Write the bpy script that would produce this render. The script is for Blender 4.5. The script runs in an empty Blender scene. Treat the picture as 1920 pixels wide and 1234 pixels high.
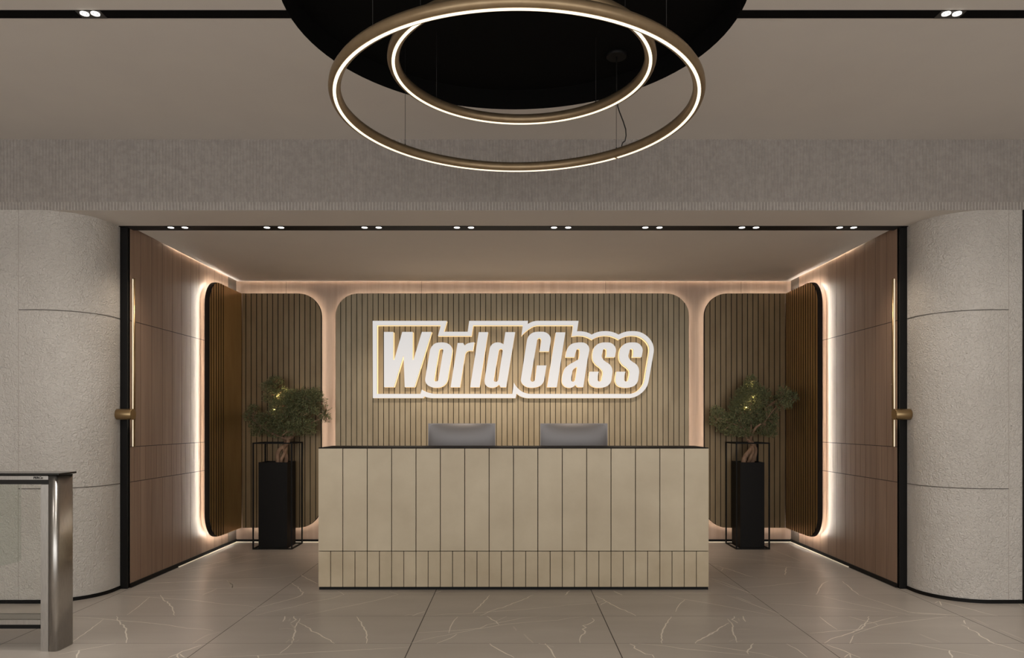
import bpy, bmesh, math, random
from mathutils import Vector, Matrix
from mathutils.geometry import tessellate_polygon
PI = math.pi
F = 1360.0; VX = 963.0; HY = 792.0; H = 1.30      # focal length (px), vanishing point, eye height
scn = bpy.context.scene
col = scn.collection
random.seed(7)

# ------------------------------------------------------------------ materials
def mat(name, base, rough=0.5, metal=0.0, emit=None, estr=0.0, spec=0.5, **k):
    m = bpy.data.materials.new(name); m.use_nodes = True
    b = m.node_tree.nodes['Principled BSDF']
    b.inputs['Base Color'].default_value = (*base, 1)
    b.inputs['Roughness'].default_value = rough
    b.inputs['Metallic'].default_value = metal
    b.inputs['Specular IOR Level'].default_value = spec
    if emit:
        b.inputs['Emission Color'].default_value = (*emit, 1)
        b.inputs['Emission Strength'].default_value = estr
    if k.get('trans'):
        b.inputs['Transmission Weight'].default_value = k['trans']
        b.inputs['IOR'].default_value = k.get('ior', 1.1)
    return m

def nd(m, t, **props):
    n = m.node_tree.nodes.new(t)
    for a, v in props.items(): setattr(n, a, v)
    return n
def lk(m, a, b): m.node_tree.links.new(a, b)
def bsdf(m): return m.node_tree.nodes['Principled BSDF']
def coords(m, scale=(1, 1, 1)):
    tc = nd(m, 'ShaderNodeTexCoord'); mp = nd(m, 'ShaderNodeMapping')
    mp.inputs['Scale'].default_value = scale
    lk(m, tc.outputs['Object'], mp.inputs['Vector']); return mp.outputs['Vector']
def noise(m, vec, scale, detail=4, rough=0.55, dist=0.0):
    n = nd(m, 'ShaderNodeTexNoise'); n.inputs['Scale'].default_value = scale
    n.inputs['Detail'].default_value = detail; n.inputs['Roughness'].default_value = rough
    n.inputs['Distortion'].default_value = dist
    lk(m, vec, n.inputs['Vector']); return n.outputs['Fac']
def ramp(m, fac, stops):
    r = nd(m, 'ShaderNodeValToRGB'); e = r.color_ramp.elements
    while len(e) < len(stops): e.new(0.5)
    for i, (p, c) in enumerate(stops):
        e[i].position = p; e[i].color = (*c, 1)
    lk(m, fac, r.inputs['Fac']); return r.outputs['Color']
def bump(m, fac, strength, dist):
    b = nd(m, 'ShaderNodeBump'); b.inputs['Strength'].default_value = strength
    b.inputs['Distance'].default_value = dist
    lk(m, fac, b.inputs['Height']); lk(m, b.outputs['Normal'], bsdf(m).inputs['Normal']); return b
def mottled(name, c1, c2, scale, rough, metal=0.0, stretch=(1, 1, 1), bmp=None, lo=0.35, hi=0.65, detail=4):
    m = mat(name, c1, rough, metal)
    v = coords(m, stretch)
    lk(m, ramp(m, noise(m, v, scale, detail), [(lo, c1), (hi, c2)]), bsdf(m).inputs['Base Color'])
    if bmp:
        bump(m, noise(m, coords(m), bmp[0], 5, 0.6), bmp[1], bmp[2])
    return m

M = {}
M['ceiling'] = mottled('painted ceiling', (.60, .555, .51), (.615, .57, .52), 3, .9, bmp=(180, .25, .002))
M['beam'] = mottled('fluted plaster', (.30, .27, .245), (.36, .325, .295), 30, .9, bmp=(110, .9, .004))
def plaster():
    m = mat('textured plaster', (.5, .46, .41), .85)
    v = coords(m)
    lk(m, ramp(m, noise(m, v, 2.2, 5), [(.3, (.52, .482, .438)), (.7, (.59, .552, .507))]), bsdf(m).inputs['Base Color'])
    mv = coords(m)
    a = noise(m, mv, 55, 3, .5, 1.2)
    b = noise(m, mv, 14, 2, .5, .6)
    mx = nd(m, 'ShaderNodeMath', operation='MULTIPLY_ADD'); mx.inputs[1].default_value = .5
    lk(m, b, mx.inputs[0]); lk(m, a, mx.inputs[2])
    bump(m, mx.outputs[0], 1.0, .014)
    return m
M['plaster'] = plaster()
M['joint'] = mat('shadow joint', (.07, .06, .05), .8)
M['faint_joint'] = mat('soft joint', (.38, .34, .30), .85)
M['black'] = mat('black powder coat', (.0035, .003, .0028), .6, spec=.22)
M['matte_black'] = mat('matte black paint', (.0025, .0022, .002), .95, spec=.1)
M['black_gloss'] = mat('black glass lid', (.006, .006, .006), .15)
def wood(name, axis='Y', dark=(.225, .142, .098), light=(.315, .210, .150), pitch=.181):
    m = mat(name, light, .5)
    tc = nd(m, 'ShaderNodeTexCoord'); sx = nd(m, 'ShaderNodeSeparateXYZ'); lk(m, tc.outputs['Object'], sx.inputs[0])
    dv = nd(m, 'ShaderNodeMath', operation='DIVIDE'); dv.inputs[1].default_value = pitch
    lk(m, sx.outputs[axis], dv.inputs[0])
    fl = nd(m, 'ShaderNodeMath', operation='FLOOR'); lk(m, dv.outputs[0], fl.inputs[0])
    wn = nd(m, 'ShaderNodeTexWhiteNoise', noise_dimensions='1D'); lk(m, fl.outputs[0], wn.inputs['W'])
    # grain runs upright and differs from board to board
    mp = nd(m, 'ShaderNodeMapping'); mp.inputs['Scale'].default_value = (1, 1, .06)
    lk(m, tc.outputs['Object'], mp.inputs['Vector'])
    cb = nd(m, 'ShaderNodeVectorMath', operation='ADD')
    sc = nd(m, 'ShaderNodeVectorMath', operation='SCALE'); sc.inputs['Scale'].default_value = 5.0
    lk(m, wn.outputs['Color'], sc.inputs[0]); lk(m, mp.outputs['Vector'], cb.inputs[0]); lk(m, sc.outputs[0], cb.inputs[1])
    g = noise(m, cb.outputs[0], 16, 8, .62, .5)
    c = ramp(m, g, [(.3, dark), (.72, light)])
    hs = nd(m, 'ShaderNodeHueSaturation')
    mr = nd(m, 'ShaderNodeMapRange'); mr.inputs['To Min'].default_value = .92; mr.inputs['To Max'].default_value = 1.08
    lk(m, wn.outputs['Value'], mr.inputs['Value']); lk(m, mr.outputs[0], hs.inputs['Value']); lk(m, c, hs.inputs['Color'])
    lk(m, hs.outputs['Color'], bsdf(m).inputs['Base Color'])
    bump(m, g, .12, .001)
    return m
M['wood'] = wood('walnut veneer')
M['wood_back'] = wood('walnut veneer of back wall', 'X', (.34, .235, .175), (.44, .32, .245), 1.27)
M['wood_joint'] = mat('board joint', (.045, .030, .023), .8)
M['wood_faint'] = mat('fine board joint', (.125, .084, .063), .7)
M['slat'] = mottled('bronze khaki slat', (.235, .188, .120), (.285, .232, .152), 9, .42, .45, (1, 1, .3), bmp=(260, .15, .001))
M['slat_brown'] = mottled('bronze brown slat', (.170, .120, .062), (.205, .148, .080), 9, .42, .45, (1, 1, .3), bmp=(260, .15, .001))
M['bronze'] = mottled('dark bronze slat', (.42, .25, .085), (.48, .30, .11), 9, .38, .6, (1, 1, .3), bmp=(260, .15, .001))
M['groove'] = mat('black groove', (.012, .009, .007), .8, spec=.2)
M['desk'] = mottled('sand lacquered board', (.46, .378, .262), (.565, .478, .342), 2.6, .42, .15, bmp=(240, .08, .001), lo=.3, hi=.7, detail=6)
M['desk_low'] = mottled('sand lacquered low board', (.43, .345, .228), (.53, .44, .305), 3.4, .42, .15, lo=.3, hi=.7, detail=6)
M['brass'] = mat('brushed brass', (.36, .255, .135), .36, 1.0)
M['ring'] = mottled('bronze ring paint', (.30, .215, .125), (.34, .25, .15), 20, .42, .75)
M['led_ring'] = mat('ring diffuser', (.9, .8, .65), .5, emit=(1, .86, .62), estr=.9)
M['led_back'] = mat('warm led strip', (.9, .8, .6), .5, emit=(1, .95, .86), estr=44)
M['led_back2'] = mat('warm led strip of the back wall', (.9, .8, .6), .5, emit=(1, .89, .76), estr=13)
M['led_cove'] = mat('warm cove strip', (.9, .8, .6), .5, emit=(1, .88, .74), estr=18)
M['led_floor'] = mat('warm foot strip', (.9, .8, .6), .5, emit=(1, .88, .74), estr=.11)
M['led_lamp'] = mat('lamp strip', (.9, .8, .6), .5, emit=(1, .84, .60), estr=.34)
M['led_edge'] = mat('lamp side strip', (.9, .8, .6), .5, emit=(1, .86, .66), estr=1.3)
M['lens'] = mat('lamp lens', (.9, .9, .9), .4, emit=(1, .95, .88), estr=2.2)
M['sign_face'] = mat('lit white sign face', (.16, .155, .15), .6, emit=(1, .965, .94), estr=.43, spec=.2)
M['sign_side'] = mat('glowing sign return', (.7, .5, .25), .5, emit=(1, .76, .42), estr=.62)
M['sign_rim'] = mat('brass sign rim', (.12, .075, .03), .4, .6)
M['monitor'] = mat('grey aluminium', (.19, .18, .18), .42, .55)
M['screen'] = mat('dark screen', (.01, .01, .012), .2)
M['steel'] = mottled('brushed steel', (.42, .40, .38), (.52, .50, .47), 40, .3, 1.0, (12, 12, .5))
M['glass'] = mat('clear glass', (.98, .985, .975), .02, trans=1.0, ior=1.08)
M['green_glass'] = mat('greenish glass', (.88, .92, .885), .04, trans=1.0, ior=1.08)
M['soil'] = mottled('dark soil', (.02, .014, .01), (.05, .035, .025), 60, .95)
M['bark'] = mottled('brown bark', (.17, .10, .06), (.32, .205, .135), 30, .8, stretch=(1, 1, .3), bmp=(60, .8, .004))
def leafmat():
    m = mat('juniper leaves', (.05, .07, .03), .65)
    v = coords(m)
    lk(m, ramp(m, noise(m, v, 70, 3), [(.32, (.06, .075, .036)), (.52, (.15, .165, .08)), (.66, (.29, .285, .12))]), bsdf(m).inputs['Base Color'])
    bsdf(m).inputs['Transmission Weight'].default_value = .0
    return m
M['leaf'] = leafmat()
M['cord'] = mat('black cord', (.008, .007, .006), .6)
def floormat():
    m = mat('grey brown marble tile', (.3, .26, .23), .33)
    v = coords(m, (.5, 1.6, 1))
    n1 = noise(m, v, 1.5, 7, .6, .15)
    c = ramp(m, n1, [(.25, (.35, .309, .269)), (.5, (.41, .366, .322)), (.78, (.49, .44, .388))])
    # thin hairline streaks
    v2 = coords(m, (.35, 2.2, 1))
    n2 = noise(m, v2, 5, 7, .7, 1.0)
    r2 = ramp(m, n2, [(.40, (0, 0, 0)), (.74, (1, 1, 1))])
    mx = nd(m, 'ShaderNodeMixRGB'); mx.inputs[2].default_value = (.40, .36, .315, 1)
    ml = nd(m, 'ShaderNodeMath', operation='MULTIPLY'); ml.inputs[1].default_value = .35
    lk(m, r2, ml.inputs[0]); lk(m, ml.outputs[0], mx.inputs[0]); lk(m, c, mx.inputs[1])
    lk(m, mx.outputs[0], bsdf(m).inputs['Base Color'])
    return m
M['floor'] = floormat()
M['vein'] = mat('pale marble vein', (.80, .73, .63), .3)
M['vein_soft'] = mat('soft marble vein', (.52, .465, .40), .3)
M['grout'] = mat('dark grout', (.07, .058, .048), .7)
M['grout_soft'] = mat('fine grout', (.20, .172, .145), .5)

# ------------------------------------------------------------------ mesh builder
class MB:
    def __init__(s): s.v = []; s.f = []; s.mi = []; s.m = 0; s.smooth = []; s.sm = False
    def face(s, idx): s.f.append(idx); s.mi.append(s.m); s.smooth.append(s.sm)
    def box(s, x0, x1, y0, y1, z0, z1):
        i = len(s.v)
        s.v += [(x0, y0, z0), (x1, y0, z0), (x1, y1, z0), (x0, y1, z0), (x0, y0, z1), (x1, y0, z1), (x1, y1, z1), (x0, y1, z1)]
        for q in ((0, 3, 2, 1), (4, 5, 6, 7), (0, 1, 5, 4), (1, 2, 6, 5), (2, 3, 7, 6), (3, 0, 4, 7)):
            s.face([i + k for k in q])
        return s
    def quad(s, a, b, c, d):
        i = len(s.v); s.v += [a, b, c, d]; s.face([i, i + 1, i + 2, i + 3]); return s
    def tube(s, pts, r, n=8, cap=True, closed=False):
        pts = [Vector(p) for p in pts]; N = len(pts)
        rr = r if isinstance(r, (list, tuple)) else [r] * N
        i0 = len(s.v); prev = None
        for k, p in enumerate(pts):
            if closed: t = pts[(k + 1) % N] - pts[k - 1]
            else: t = pts[min(k + 1, N - 1)] - pts[max(k - 1, 0)]
            t.normalize()
            if prev is None:
                u = t.cross(Vector((0, 0, 1)))
                if u.length < 1e-3: u = t.cross(Vector((1, 0, 0)))
            else:
                u = prev - t * prev.dot(t)
            u.normalize(); prev = u; w = t.cross(u)
            for j in range(n):
                a = 2 * PI * j / n
                s.v.append(tuple(p + (u * math.cos(a) + w * math.sin(a)) * rr[k]))
        sm = s.sm; s.sm = True
        for k in range(N if closed else N - 1):
            for j in range(n):
                a = i0 + k * n + j; b = i0 + k * n + (j + 1) % n
                k2 = (k + 1) % N
                c = i0 + k2 * n + (j + 1) % n; d = i0 + k2 * n + j
                s.face([a, b, c, d])
        s.sm = sm
        if cap and not closed:
            s.face([i0 + j for j in range(n)][::-1]); s.face([i0 + (N - 1) * n + j for j in range(n)])
        return s
    def prism(s, pts, fn, d0, d1, m_front=None, m_side=None, side=None):
        """outline pts (u,z) extruded along depth d0..d1, fn(u,z,d)->xyz"""
        n = len(pts); i = len(s.v)
        s.v += [fn(u, z, d0) for u, z in pts] + [fn(u, z, d1) for u, z in pts]
        m = s.m
        tris = tessellate_polygon([[Vector((u, z, 0)) for u, z in pts]])
        if m_front is not None: s.m = m_front
        for t in tris: s.face([i + k for k in t])
        if m_side is not None: s.m = m_side
        for t in tris: s.face([i + n + k for k in t][::-1])
        if side is not None: s.m = side
        for k in range(n):
            s.face([i + k, i + (k + 1) % n, i + n + (k + 1) % n, i + n + k])
        s.m = m
        return s
    def revolve(s, prof, c, n=64, closed=True):
        """profile [(r,z)] revolved about vertical axis at c"""
        i = len(s.v); P = len(prof)
        for k in range(n):
            a = 2 * PI * k / n
            for r, z in prof: s.v.append((c[0] + r * math.sin(a), c[1] - r * math.cos(a), c[2] + z))
        sm = s.sm; s.sm = True
        for k in range(n):
            for j in range(P if closed else P - 1):
                s.face([i + k * P + j, i + ((k + 1) % n) * P + j, i + ((k + 1) % n) * P + (j + 1) % P, i + k * P + (j + 1) % P])
        s.sm = sm
        return s
    def build(s, name, mats, parent=None, bevel=0, recalc=True):
        me = bpy.data.meshes.new(name)
        o0 = Vector(parent_world(parent)) if parent else Vector((0, 0, 0))
        me.from_pydata([tuple(Vector(v) - o0) for v in s.v], [], s.f)
        for m in (mats if isinstance(mats, (list, tuple)) else [mats]): me.materials.append(m)
        for p, mi, sm in zip(me.polygons, s.mi, s.smooth): p.material_index = mi; p.use_smooth = sm
        if recalc:
            bm = bmesh.new(); bm.from_mesh(me); bmesh.ops.recalc_face_normals(bm, faces=bm.faces); bm.to_mesh(me); bm.free()
        me.update()
        o = bpy.data.objects.new(name, me); col.objects.link(o)
        if parent: o.parent = parent
        if bevel:
            b = o.modifiers.new('bevel', 'BEVEL'); b.width = bevel; b.segments = 2; b.limit_method = 'ANGLE'
        return o
def parent_world(p):
    v = Vector((0, 0, 0))
    while p: v += p.location; p = p.parent
    return v
def thing(name, label, cat, loc, group=None):
    o = bpy.data.objects.new(name, None); col.objects.link(o); o.location = loc; o.empty_display_size = .1
    o['label'] = label; o['category'] = cat
    if group: o['group'] = group
    return o
def tag(o, label, cat, group=None):
    o['label'] = label; o['category'] = cat
    if group: o['group'] = group
    return o
def struct(o, label=None):
    o['kind'] = 'structure'
    if label: o['label'] = label
    return o
def dup(root, loc, label=None):
    r = root.copy(); col.objects.link(r); r.location = loc
    if label: r['label'] = label
    def rec(a, b):
        for ch in list(a.children):
            c = ch.copy(); col.objects.link(c); c.parent = b; rec(ch, c)
    rec(root, r); return r
def W(px, py, Y): return ((px - VX) / F * Y, Y, H + (HY - py) / F * Y)      # photo point at depth Y
def G(px, py):                                                            # photo point on the floor
    Y = F * H / (py - HY); return ((px - VX) / F * Y, Y)

# ------------------------------------------------------------------ dimensions
ZC = 3.334; ZS = 2.825; YP = 5.206; YF = 5.66; YB = 7.875; XW = 3.015; XJ = 3.067
DC = (.003, 3.59); DR = 1.125; ZR = 3.46
XO = 6.0; YN = -2.5

# ------------------------------------------------------------------ floor
fb = MB(); fb.quad((-XO, YN, 0), (XO, YN, 0), (XO, 8.1, 0), (-XO, 8.1, 0))
def ribbon(mb, pts, w, z, taper=True):
    P = [Vector((p[0], p[1])) for p in pts]; n = len(P); i = len(mb.v)
    for k, p in enumerate(P):
        t = P[min(k + 1, n - 1)] - P[max(k - 1, 0)]; t.normalize(); q = Vector((-t.y, t.x))
        ww = w * (.35 + .65 * math.sin(PI * (k + .5) / n)) if taper else w
        a = p + q * ww / 2; b = p - q * ww / 2
        mb.v += [(a.x, a.y, z), (b.x, b.y, z)]
    for k in range(n - 1): mb.face([i + 2 * k, i + 2 * k + 1, i + 2 * k + 3, i + 2 * k + 2])
def wob(pts, amp, step=.035):
    out = []
    for a, b in zip(pts[:-1], pts[1:]):
        a = Vector(a); b = Vector(b); L = (b - a).length; k = max(1, int(L / step))
        for j in range(k):
            p = a.lerp(b, j / k)
            if j: p = p + Vector((random.uniform(-amp, amp), random.uniform(-amp, amp)))
            out.append(tuple(p))
    out.append(pts[-1]); return out
# each list: crop origin, scale, polylines in crop pixels (read off the photographed floor)
VE = [((100, 1090, 6), [
  (1, [(1205, 155), (1260, 228), (1285, 230), (1330, 285), (1345, 330), (1365, 385)]),
  (0, [(1085, 178), (960, 285), (830, 380)]),
  (0, [(680, 155), (900, 172), (1060, 178), (1280, 195), (1560, 212), (1740, 235), (1920, 260), (2180, 275), (2260, 290)]),
  (0, [(700, 125), (900, 122), (1300, 105), (1920, 80), (2020, 78), (2590, 62)]),
  (0, [(1000, 25), (1400, 12), (1900, -8)]),
  (0, [(1680, 155), (1835, 88)]),
  (1, [(710, 395), (755, 488), (780, 488), (820, 550), (810, 575), (822, 620), (832, 650), (820, 697)]),
  (0, [(565, 428), (400, 555), (205, 690)]),
  (0, [(190, 400), (500, 418), (700, 440), (980, 460), (1300, 495), (1500, 530), (1700, 540), (1800, 555)]),
  (0, [(60, 825), (290, 778), (540, 735), (700, 700)]),
  (1, [(290, 780), (265, 830), (262, 864)]),
  (1, [(1665, 722), (1450, 790), (1400, 820), (1290, 864)]), (1, [(1400, 822), (1408, 864)]), (1, [(1425, 820), (1475, 858)]),
  (2, [(1570, 700), (1650, 650), (1750, 600), (1880, 570)])]),
 ((400, 1090, 6), [
  (1, [(865, 15), (930, 55), (975, 90), (985, 115), (1015, 125), (1000, 150), (940, 182), (840, 212), (640, 265), (455, 310)]),
  (0, [(1395, 108), (1440, 130), (1472, 152), (1380, 180), (1280, 205), (1120, 228), (920, 285), (640, 345), (480, 385)]),
  (0, [(1000, 388), (1240, 340), (1420, 300), (1620, 262), (1920, 195), (2080, 150), (1980, 115)]),
  (1, [(975, 420), (965, 450), (935, 495), (915, 540), (925, 570), (905, 620), (885, 700)]),
  (1, [(960, 465), (1030, 500), (1085, 530), (1105, 565), (1180, 590), (1260, 640), (1320, 665), (1362, 700)]),
  (1, [(1612, 400), (1665, 460), (1695, 520), (1722, 590), (1722, 700)]),
  (0, [(885, 705), (748, 815)]),
  (0, [(0, 855), (300, 845), (740, 825), (1140, 800), (1500, 780), (1920, 758), (2200, 742)]),
  (1, [(805, 395), (802, 425), (782, 455)]), (2, [(865, 420), (850, 450)]), (1, [(905, 395), (905, 415), (932, 432), (915, 445), (868, 472)]),
  (2, [(1030, 430), (1120, 420), (1215, 410)]), (1, [(500, 838), (510, 864)]),
  (2, [(740, 540), (830, 530), (915, 545)]), (2, [(820, 690), (860, 655), (890, 672), (930, 680), (965, 660)]), (2, [(870, 480), (905, 520), (915, 545)]),
  (1, [(165, 0), (210, 35), (212, 75)])]),
 ((700, 1090, 6), [
  (1, [(700, 130), (760, 112)]), (0, [(440, 390), (500, 365), (580, 342)]), (2, [(350, 388), (400, 375), (450, 380)]),
  (1, [(1310, 155), (1250, 220), (1235, 245), (1180, 295), (1125, 352)]),
  (1, [(1800, 155), (1700, 200), (1600, 240), (1450, 300), (1410, 305), (1280, 355), (1200, 388)]),
  (0, [(575, 390), (820, 372), (1060, 366), (1300, 345), (1600, 325), (1920, 300), (2200, 268), (2500, 248), (2600, 222)]),
  (0, [(485, 582), (700, 570), (950, 553), (1200, 530), (1280, 490), (1480, 455), (1680, 412), (1880, 395)]),
  (0, [(430, 697), (560, 660), (720, 625), (860, 600), (1000, 572), (1150, 540), (1300, 518), (1480, 485), (1700, 465), (2080, 440), (2200, 415), (2400, 395)]),
  (0, [(950, 400), (900, 455), (865, 520), (850, 585)]), (0, [(940, 595), (880, 635), (715, 700)]),
  (1, [(1275, 395), (1330, 432), (1385, 455), (1415, 490)]),
  (2, [(1575, 510), (1610, 555)]), (2, [(1695, 595), (1740, 645), (1800, 697)]),
  (1, [(1308, 702), (1400, 765), (1500, 820), (1585, 862)]), (2, [(1380, 450), (1500, 395)])]),
 ((1000, 1090, 6), [
  (1, [(358, 155), (412, 108)]), (1, [(905, 112), (940, 130), (1000, 155)]),
  (1, [(700, 165), (740, 185), (790, 205), (825, 232), (930, 285), (1060, 345), (1155, 392)]), (0, [(755, 270), (825, 228)]),
  (0, [(1600, 345), (1615, 305), (1650, 255), (1705, 205)]), (0, [(1480, 160), (1705, 205), (1920, 240), (2120, 275), (2400, 330), (2690, 385)]),
  (1, [(660, 415), (685, 440), (640, 475), (605, 490), (555, 500), (595, 522), (552, 540), (585, 565), (530, 630), (520, 660), (527, 695)]),
  (1, [(1552, 400), (1490, 480), (1475, 520), (1455, 550), (1440, 600), (1447, 700)]),
  (0, [(1180, 700), (1500, 732), (1650, 758), (1920, 782), (2160, 808), (2440, 835)]),
  (0, [(1820, 700), (1850, 665), (1920, 640), (1985, 590), (2065, 560), (2090, 530), (2200, 472)]),
  (1, [(1085, 705), (1140, 730), (1135, 755), (1200, 785), (1260, 820), (1340, 830), (1360, 864)]),
  (1, [(130, 702), (200, 775), (230, 840), (250, 864)]),
  (2, [(60, 700), (150, 720), (230, 740)])]),
 ((1300, 1090, 6), [
  (0, [(235, 0), (400, 60), (600, 120), (680, 155)]),
  (0, [(370, 155), (480, 190), (640, 250), (800, 310), (1010, 385)]), (0, [(480, 175), (650, 240)]),
  (0, [(590, 72), (880, 48), (1040, 30), (1320, 5)]),
  (1, [(1520, 0), (1465, 22), (1415, 80), (1378, 150)]), (0, [(1378, 150), (1560, 195), (1780, 250), (2040, 300), (2300, 350), (2450, 385)]),
  (1, [(1675, 0), (1760, 70), (1860, 155), (1920, 158)]), (0, [(1860, 155), (2000, 205), (2200, 270), (2420, 345), (2600, 370), (3080, 385)]),
  (0, [(870, 250), (1200, 270), (1560, 300), (1920, 330), (2100, 345)]),
  (1, [(385, 425), (440, 490), (440, 560), (470, 620), (490, 690)]),
  (1, [(400, 470), (320, 510), (265, 560), (180, 605), (20, 695)]),
  (1, [(560, 395), (565, 425), (587, 455)]), (1, [(460, 395), (462, 415), (432, 432), (500, 472)]), (2, [(150, 405), (250, 420), (340, 430)]),
  (2, [(505, 420), (520, 450)]), (2, [(400, 680), (450, 660), (500, 680), (550, 670)]), (2, [(480, 540), (640, 542)]),
  (0, [(20, 702), (260, 740), (500, 775), (760, 815), (950, 864)]),
  (1, [(675, 702), (650, 750), (615, 775), (605, 800), (620, 820)]),
  (0, [(1050, 705), (1180, 775), (1285, 858)]),
  (0, [(1310, 585), (1500, 570), (1850, 542), (1990, 535)]), (1, [(1475, 697), (1540, 655), (1700, 605), (1860, 550), (1905, 515), (1960, 440), (1978, 395)]),
  (1, [(1500, 715), (1580, 745), (1700, 785), (1770, 820), (1880, 862)]), (1, [(1700, 858), (1765, 815), (1772, 864)]),
  (0, [(1420, 400), (1500, 465), (1620, 545)]), (0, [(1805, 612), (1760, 700)]), (0, [(1750, 398), (1920, 445), (2050, 475), (2075, 495)])]),
 ((1600, 1090, 6), [
  (0, [(0, 600), (180, 535), (300, 495), (480, 468), (800, 430), (1060, 398)]), (0, [(0, 580), (100, 490), (230, 465), (350, 430), (500, 398)]),
  (1, [(640, 355), (960, 370), (1100, 380)]),
  (1, [(960, 225), (1110, 265), (1300, 310), (1460, 355), (1625, 392)]), (1, [(920, 245), (965, 225), (995, 275)]), (2, [(730, 165), (850, 190), (960, 222)]),
  (1, [(1245, 440), (1262, 480)]), (1, [(1215, 490), (1290, 520), (1300, 540), (1380, 570), (1450, 630), (1580, 700), (1730, 740), (1920, 800)]),
  (0, [(0, 700), (640, 700), (900, 750), (1080, 780), (1420, 845)]), (1, [(1082, 780), (1110, 864)]),
  (2, [(1340, 415), (1520, 500)]), (2, [(1640, 545), (1920, 660)]), (2, [(750, 598), (850, 640), (1000, 690)]), (2, [(1520, 720), (1600, 730)]),
  (0, [(1860, 255), (1920, 300)])]),
 ((1320, 1000, 4.8), [
  (0, [(50, 218), (300, 228), (620, 250), (890, 265)]), (0, [(370, 180), (560, 215), (800, 260)]), (0, [(620, 150), (760, 205), (900, 262)]),
  (1, [(90, 288), (240, 330), (400, 385), (478, 402)]), (0, [(155, 338), (175, 315), (130, 322)]), (1, [(748, 305), (730, 345), (733, 378)]),
  (0, [(50, 405), (180, 445), (340, 510), (400, 540)]), (0, [(480, 275), (900, 320), (1150, 360)]), (2, [(50, 128), (300, 135)])]),
 ((220, 1000, 4.8), [
  (0, [(450, 350), (800, 290), (1000, 240), (1220, 180)]), (0, [(560, 350), (860, 310), (1200, 245), (1500, 182)]), (0, [(880, 380), (1200, 325), (1560, 275)]),
  (0, [(950, 250), (1400, 225), (1800, 212)]), (0, [(900, 420), (1200, 412), (1420, 405), (1640, 375)]), (0, [(200, 458), (560, 440), (980, 422)]),
  (1, [(985, 425), (1040, 465), (1035, 495)]), (1, [(1655, 375), (1700, 405), (1805, 455)]), (2, [(400, 400), (700, 350)]), (2, [(640, 272), (1000, 265)])]),
]
fb.m = 1
for (ox, oy, sc), lines in VE:
    for kind, pl in lines:
        pts = [G(ox + a / sc, oy + b / sc) for a, b in pl]
        fb.m = 2 if kind == 2 else 1
        w = {0: .0062, 1: .0095, 2: .011}[kind]
        ribbon(fb, wob(pts, .006 if kind == 1 else .0025), w, .0007 + .0001 * kind)
# tile joints
for x in (-5.4, -4.2, -3.0, -1.8, -.6, .6, 1.8, 3.0, 4.2, 5.4):
    fb.m = 3; w = .006 if abs(x) < 1 else .004
    fb.box(x - w / 2, x + w / 2, YN, 8.0, -.01, .0004)
y = 4.266 - .6 * 10
while y < 8:
    fb.m = 4; fb.box(-XO, XO, y - .0018, y + .0018, -.01, .0003); y += .6
struct(fb.build('floor', [M['floor'], M['vein'], M['vein_soft'], M['grout'], M['grout_soft']], recalc=False), 'grey brown marble tile floor with pale veins')

# ------------------------------------------------------------------ ceilings
cb = MB(); N = 96
ring = [(DC[0] + DR * math.sin(2 * PI * k / N), DC[1] - DR * math.cos(2 * PI * k / N)) for k in range(N)]
sq = [(-XO, YN), (XO, YN), (XO, YP + .3), (-XO, YP + .3)]
vs = [Vector((a, b, 0)) for a, b in sq] + [Vector((a, b, 0)) for a, b in ring]
cb.v = [(v.x, v.y, ZC) for v in vs]
for t in tessellate_polygon([vs[:4], vs[4:]]): cb.face(list(t))
i0 = len(cb.v); cb.v += [(a, b, ZR) for a, b in ring]
cb.m = 1
for k in range(N): cb.face([4 + k, 4 + (k + 1) % N, i0 + (k + 1) % N, i0 + k])
cb.face([i0 + k for k in range(N)])
# outer skin of the slab
cb.m = 0; cb.quad((-XO, YN, ZR + .04), (XO, YN, ZR + .04), (XO, YP + .3, ZR + .04), (-XO, YP + .3, ZR + .04))
struct(cb.build('ceiling', [M['ceiling'], M['matte_black']], recalc=False), 'flat taupe ceiling with a round black recess')
sb = MB(); sb.box(-XO, XO, YP + .012, YF - .03, ZS, ZS + .06)
struct(sb.build('ceiling', M['ceiling']), 'taupe soffit under the fluted beam')
nb = MB(); nb.box(-2.985, 2.985, YF + .09, YB - .03, ZS, ZS + .012)
struct(nb.build('ceiling', M['ceiling']), 'floating ceiling of the reception niche')
nb = MB(); nb.box(-XW - .1, XW + .1, YF, YB + .1, ZS + .07, ZS + .12)
struct(nb.build('ceiling', M['ceiling']), 'upper slab above the niche ceiling')
# cove strip lying on the niche ceiling edge
cs = thing('cove_light', 'warm cove light line along the niche ceiling edge', 'cove light', (0, 7.8, ZS + .012))
c1 = MB()
c1.box(-2.93, 2.93, YB - .065, YB - .053, ZS + .013, ZS + .023)
for s in (-1, 1): c1.box(s * 2.945 - .006, s * 2.945 + .006, 6.35, YB - .06, ZS + .013, ZS + .023)
c1.build('light_strip', M['led_cove'], cs)

# ------------------------------------------------------------------ beam with flutes
bb = MB(); pitch = .0233; nr = int(2 * XO / pitch); prof = []
for r in range(nr):
    for k in range(6):
        a = k / 6
        prof.append((-XO + (r + a) * pitch, YP + .014 - .008 * math.sin(PI * a) ** .8))
for x, y in prof: bb.v += [(x, y, ZS), (x, y, ZC)]
bb.sm = True
for k in range(len(prof) - 1): bb.face([2 * k, 2 * k + 2, 2 * k + 3, 2 * k + 1])
bb.sm = False
bb.box(-XO, XO, YP + .016, YP + .25, ZS + .003, ZC + .02)
struct(bb.build('trim_1', M['beam'], recalc=False), 'wide beam with fine upright plaster flutes')

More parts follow.
